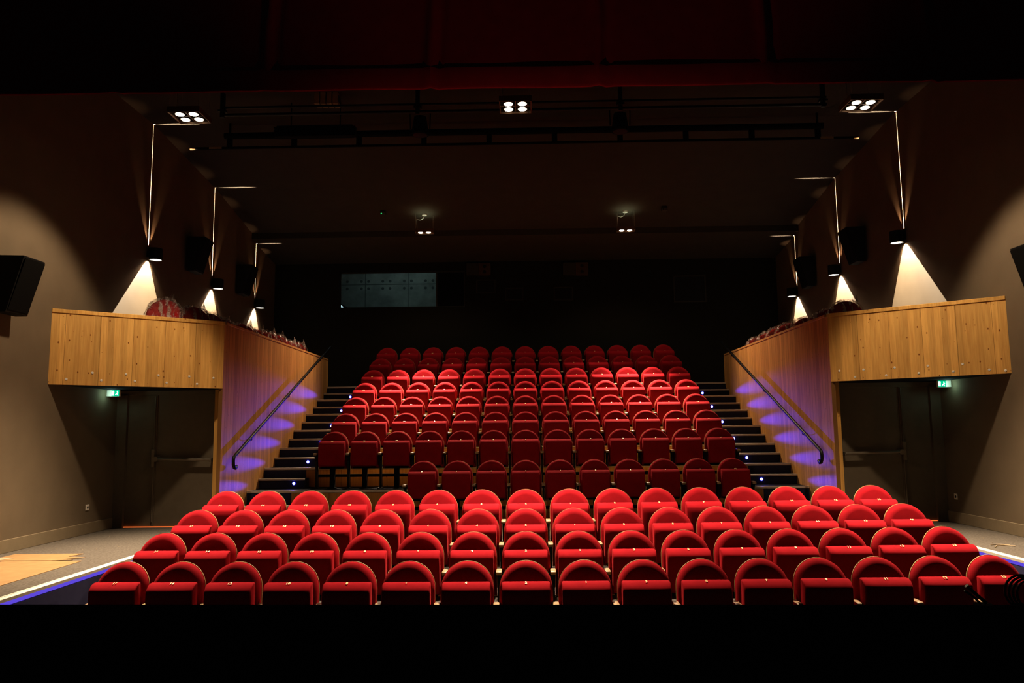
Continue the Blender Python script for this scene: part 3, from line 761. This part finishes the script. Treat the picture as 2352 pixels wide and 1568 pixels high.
# emergency lights on the sloped ceiling
for px, py, lab, g in ((880, 488, 'small emergency light with green indicator on the ceiling, left', True), (1525, 480, 'small unlit emergency light on the ceiling, right', False)):
    p = at(px, py, 16.9); zc = zceil(16.9)
    t = thing('emergency_light', lab, 'emergency light', (p.x, 16.9, zc), 0, 'emergency lights')
    MB().box(-.06, .06, -.05, .05, -.10, 0, .008, 1).build('case', M['ports'], t)
    MB().box(-.05, .05, -.056, -.05, -.09, -.05).build('diffuser', M['grey_metal'], t)
    MB().cyl((-.03, -.056, -.075), (-.03, -.062, -.075), .014, n=10).build('indicator', M['greenled'] if g else M['black'], t)

# ------------------------------------------------------------------ rigging under the ceiling
t = thing('lighting_ladder', 'long black ladder-shaped lighting bar under the ceiling, the farther of two', 'lighting bar', (0, 13.0, 0))
MB().cyl((-5.15, 0, 5.13), (5.15, 0, 5.13), .055, n=14).build('upper_tube', M['blackmatt'], t, 40)
MB().cyl((-5.66, 0, 4.915), (5.66, 0, 4.915), .022, n=12).build('lower_tube', M['blackmatt'], t, 40)
for k in range(10):
    x = -5.06 + k*1.124
    MB().box(x-.045, x+.045, -.02, .02, 4.935, 5.08).build('rung', M['blackmatt'], t)
    if k % 3 == 0: MB().cyl((x, 0, 5.18), (x, 0, 5.36), .02, n=8).build('hanger', M['blackmatt'], t)
for x in (-5.70, 5.70):
    a = MB().cyl((x-.045, 0, 4.915), (x+.045, 0, 4.915), .026, n=12).build('end_cap', M['card'], t, 40); a['label'] = 'tan end cap'
for x in (-5.30, 5.20): MB().box(x-.11, x+.11, -.026, -.022, 4.898, 4.932).build('paper_label', M['cardpale'], t)
t = thing('lighting_bar', 'black double-tube lighting bar just behind the curtain, the nearer of two', 'lighting bar', (0, 11.8, 0))
MB().cyl((-4.75, 0, 5.00), (4.75, 0, 5.00), .025, n=12).build('lower_tube', M['black'], t, 40)
MB().cyl((-4.75, 0, 5.12), (4.75, 0, 5.12), .02, n=12).build('upper_tube', M['black'], t, 40)
for x in (-4.72, -1.63, 1.55, 4.70):
    c = MB(); c.box(x-.03, x+.03, -.03, .03, 4.96, 5.36); c.box(x-.06, x+.06, -.045, .045, 5.05, 5.08); c.build('clamp', M['black'], t)
for k, x in enumerate((-1.68, 1.62)):
    t = thing('stage_lantern', 'dark tapered stage lantern under the lighting ladder, %s of the middle lamp' % ('left', 'right')[k], 'stage light', (x, 12.45, 4.98), 0, 'stage lanterns')
    MB().cyl((0, 0, -.10), (0, 0, .20), .15, .10, 20).build('body', M['blackmatt'], t, 40)
    MB().cyl((0, 0, -.102), (0, 0, -.108), .12, n=20).build('lens', M['black'], t)
    MB().tube([(-.16, 0, 0), (-.17, 0, .26), (0, 0, .30), (.17, 0, .26), (.16, 0, 0)], .01, 8).build('yoke', M['black'], t)
    MB().cyl((0, 0, .30), (0, 0, zceil(12.45)-4.98), .014, n=8).build('stem', M['black'], t)
t = thing('vent_box', 'pale brown box split by three dark slots, hanging under the curtain edge', 'box', (-3.08, 11.9, 5.17))
for k in range(4): MB().box(-.195+k*.098, -.195+k*.098+.085, -.10, .10, .0, .19, .006, 1).build('vent_cell', M['dimmerbox'], t)
MB().box(-.19, .19, -.06, .06, .04, .15).build('core', M['black'], t); MB().box(-.17, .17, -.03, .03, .15, .192).build('top_plate', M['black'], t)
t = thing('batten_light', 'long dark box light with finned ends under the left ceiling', 'stage light', (-3.35, 12.2, 4.86))
MB().box(-.62, .62, -.07, .07, -.09, .09, .01, 1).build('body', M['blackmatt'], t)
for sx in (-1, 1):
    for q in range(4): MB().box(*sorted((sx*.62, sx*.66)), -.06, .06, -.085+q*.045, -.065+q*.045).build('fin', M['blackmatt'], t)
for x in (-.4, .4): MB().cyl((x, 0, .09), (x, 0, .5), .01, n=8).build('hanger', M['black'], t)

# ------------------------------------------------------------------ stage curtain (valance)
t = thing('stage_curtain', 'dark red stage valance curtain hanging across the top of the view', 'curtain', (0, 5.0, 0))
seams = [at(px, 100, 5.0).x for px in (262, 620, 992, 1372, 1750, 2125)]
seams = [seams[0]-1.03] + seams + [seams[-1]+1.03]
zbt = lambda x: 2.278 - .0037*x
def cy(x, z):
    y = .012*math.sin(x*2.1+.5)*(z-2.2) + .006*math.sin(x*7.3)
    for q, sx in enumerate(seams):
        d = x-sx-.012*math.sin(z*6+q)
        y += -.035*math.exp(-(d/.030)**2) + .020*math.exp(-((d-.055)/.02)**2)
    return y
NX, NZ = 420, 22
mb = MB(); b = mb.bm; x0, x1 = -5.6, 5.6; grid = []
for i in range(NX+1):
    x = x0+(x1-x0)*i/NX
    grid.append([b.verts.new((x, cy(x, z_), z_)) for z_ in [zbt(x)+.13+(4.1-zbt(x)-.13)*j/NZ for j in range(NZ+1)]])
for i in range(NX):
    for j in range(NZ): b.faces.new((grid[i][j], grid[i+1][j], grid[i+1][j+1], grid[i][j+1]))
fab = mb.build('fabric', M['curtain'], t, 180)
mb = MB(); loops = []
for i in range(0, NX+1, 2):
    x = x0+(x1-x0)*i/NX; y = cy(x, zbt(x)+.13)*.7; zb = zbt(x)
    loops.append([(x, y-.010, zb+.14), (x, y-.014, zb+.012), (x, y-.004, zb), (x, y+.016, zb), (x, y+.026, zb+.012), (x, y+.012, zb+.14)])
mb.rings(loops); mb.build('hem', M['curtain_hem'], t, 50)

# ------------------------------------------------------------------ things lying about
def flat(name, pts, z, th, mat, lab, cat, group=None):
    mb = MB(); mb.prism(pts, 'z', z, z+th); return tag(mb.build(name, mat), lab, cat, group)
flat('cardboard_sheet', [(-6.15, 6.7), (-5.0, 6.7), (-5.06, 9.06), (-5.95, 9.06), (-6.15, 8.9)], AISLE, .005, M['card'], 'large brown cardboard sheet on the left walkway carpet', 'cardboard', 'cardboard sheets')
flat('cardboard_sheet', [(-6.18, 9.08), (-5.42, 9.08), (-5.20, 9.12), (-5.34, 9.18), (-5.15, 9.29), (-5.40, 9.36), (-5.34, 9.59), (-6.18, 9.60)], AISLE, .007, M['card'], 'torn cardboard strip with jagged right end behind the large sheet', 'cardboard', 'cardboard sheets')
flat('cardboard_sheet', [(-6.28, 8.95), (-6.05, 9.02), (-5.98, 9.28), (-6.28, 9.32)], AISLE+.008, .003, M['cardpale'], 'small pale cardboard scrap by the left wall skirting', 'cardboard', 'cardboard sheets')
mb = MB(); mb.tube([(5.52, 9.55, AISLE+.006), (5.60, 9.66, AISLE+.008), (5.72, 9.70, AISLE+.006), (5.80, 9.62, AISLE+.006)], .006, 8); mb.tube([(5.58, 9.74, AISLE+.006), (5.70, 9.78, AISLE+.008), (5.78, 9.70, AISLE+.006)], .005, 8)
tag(mb.build('cable_offcut', M['cardpale']), 'short pale cable offcut on the right walkway carpet', 'cable')
mb = MB(); rnd = random.Random(3)
for k in range(70):
    sd = rnd.choice((0, 1)); x = rnd.uniform(-6.3, -4.8) if sd == 0 else rnd.uniform(5.45, 6.3); y = rnd.uniform(9.7, 12) if sd == 0 else rnd.uniform(8.8, 11.8); r = rnd.uniform(.0015, .005)
    mb.box(x-r, x+r, y-r, y+r, AISLE, AISLE+r*.6)
tag(mb.build('dust_crumbs', M['cardpale']), 'scattered pale crumbs and dust on the walkway carpets', 'debris', kind='stuff')

# dark gear at the stage edge, lower right
p = at(2262, 1388, 5.52)
t = thing('floor_stand', 'glossy black angled stand arm at the stage edge, lower right', 'stand', (p.x, 5.50, -1.2))
MB().cyl((-.02, 0, .0), (-.02, 0, .012), .06, n=24).build('base', M['blackmatt'], t, 40)
MB().tube([(0, 0, .02), (-.075, 0, .085), (-.118, 0, .128)], .012, 12).build('arm', M['steel' if False else 'black'], t, 50)
MB().tube([(-.05, -.02, .02), (-.10, -.02, .07), (-.15, -.02, .105)], .008, 12).build('arm', M['black'], t, 50)
MB().tube([(-.118, 0, .128), (-.124, 0, .134)], .014, 12).build('end_cap', M['steel'], t, 50)
p = at(2338, 1388, 5.52)
mb = MB()
for q in range(4):
    mb.tube([(.085*math.cos(a)*(1+.1*q), .03*q-.04, .095+.085*math.sin(a)*(1+.08*q)) for a in [2*PI*i/28 for i in range(28)]], .008, 8, True)
tag(mb.build('cable_coil', M['black'], None, 60, (p.x, 5.42, -1.195)), 'coil of black cable at the stage edge, far lower right', 'cable')

# ------------------------------------------------------------------ unseen fill spot added to lift the dark curtain, and world
spot('curtain_fill', (.2, 3.95, -1.1), (0, .17, 1), 90, 25, 1, (1, .8, .7), .05, None, None, (3.6, 1, 1))
w = bpy.data.worlds.new('house_dark'); scene.world = w; w.use_nodes = True
w.node_tree.nodes['Background'].inputs[0].default_value = (.5, .42, .34, 1); w.node_tree.nodes['Background'].inputs[1].default_value = .011

# ------------------------------------------------------------------ camera
cd = bpy.data.cameras.new('camera'); cam = bpy.data.objects.new('camera', cd); COL.objects.link(cam)
cd.sensor_fit = 'HORIZONTAL'; cd.sensor_width = 36; cd.lens = F_PX/2352*36; cd.clip_end = 100
R = Matrix((rt, up, -fw)).transposed(); cam.matrix_world = Matrix.Translation(CAM) @ R.to_4x4()
scene.camera = cam

# lift everything so that the seat pit is near height zero
for o in scene.objects:
    if o.parent is None: o.location.z += LIFT

scene.view_settings.view_transform = 'Standard'; scene.view_settings.look = 'Medium High Contrast'; scene.view_settings.exposure = 0; scene.view_settings.gamma = 1
scene.cycles.use_denoising = True; scene.cycles.use_adaptive_sampling = True; scene.cycles.adaptive_threshold = .03; scene.cycles.max_bounces = 5; scene.cycles.diffuse_bounces = 2; scene.cycles.transparent_max_bounces = 12
scene.cycles.sample_clamp_indirect = 3; scene.cycles.caustics_reflective = False; scene.cycles.caustics_refractive = False
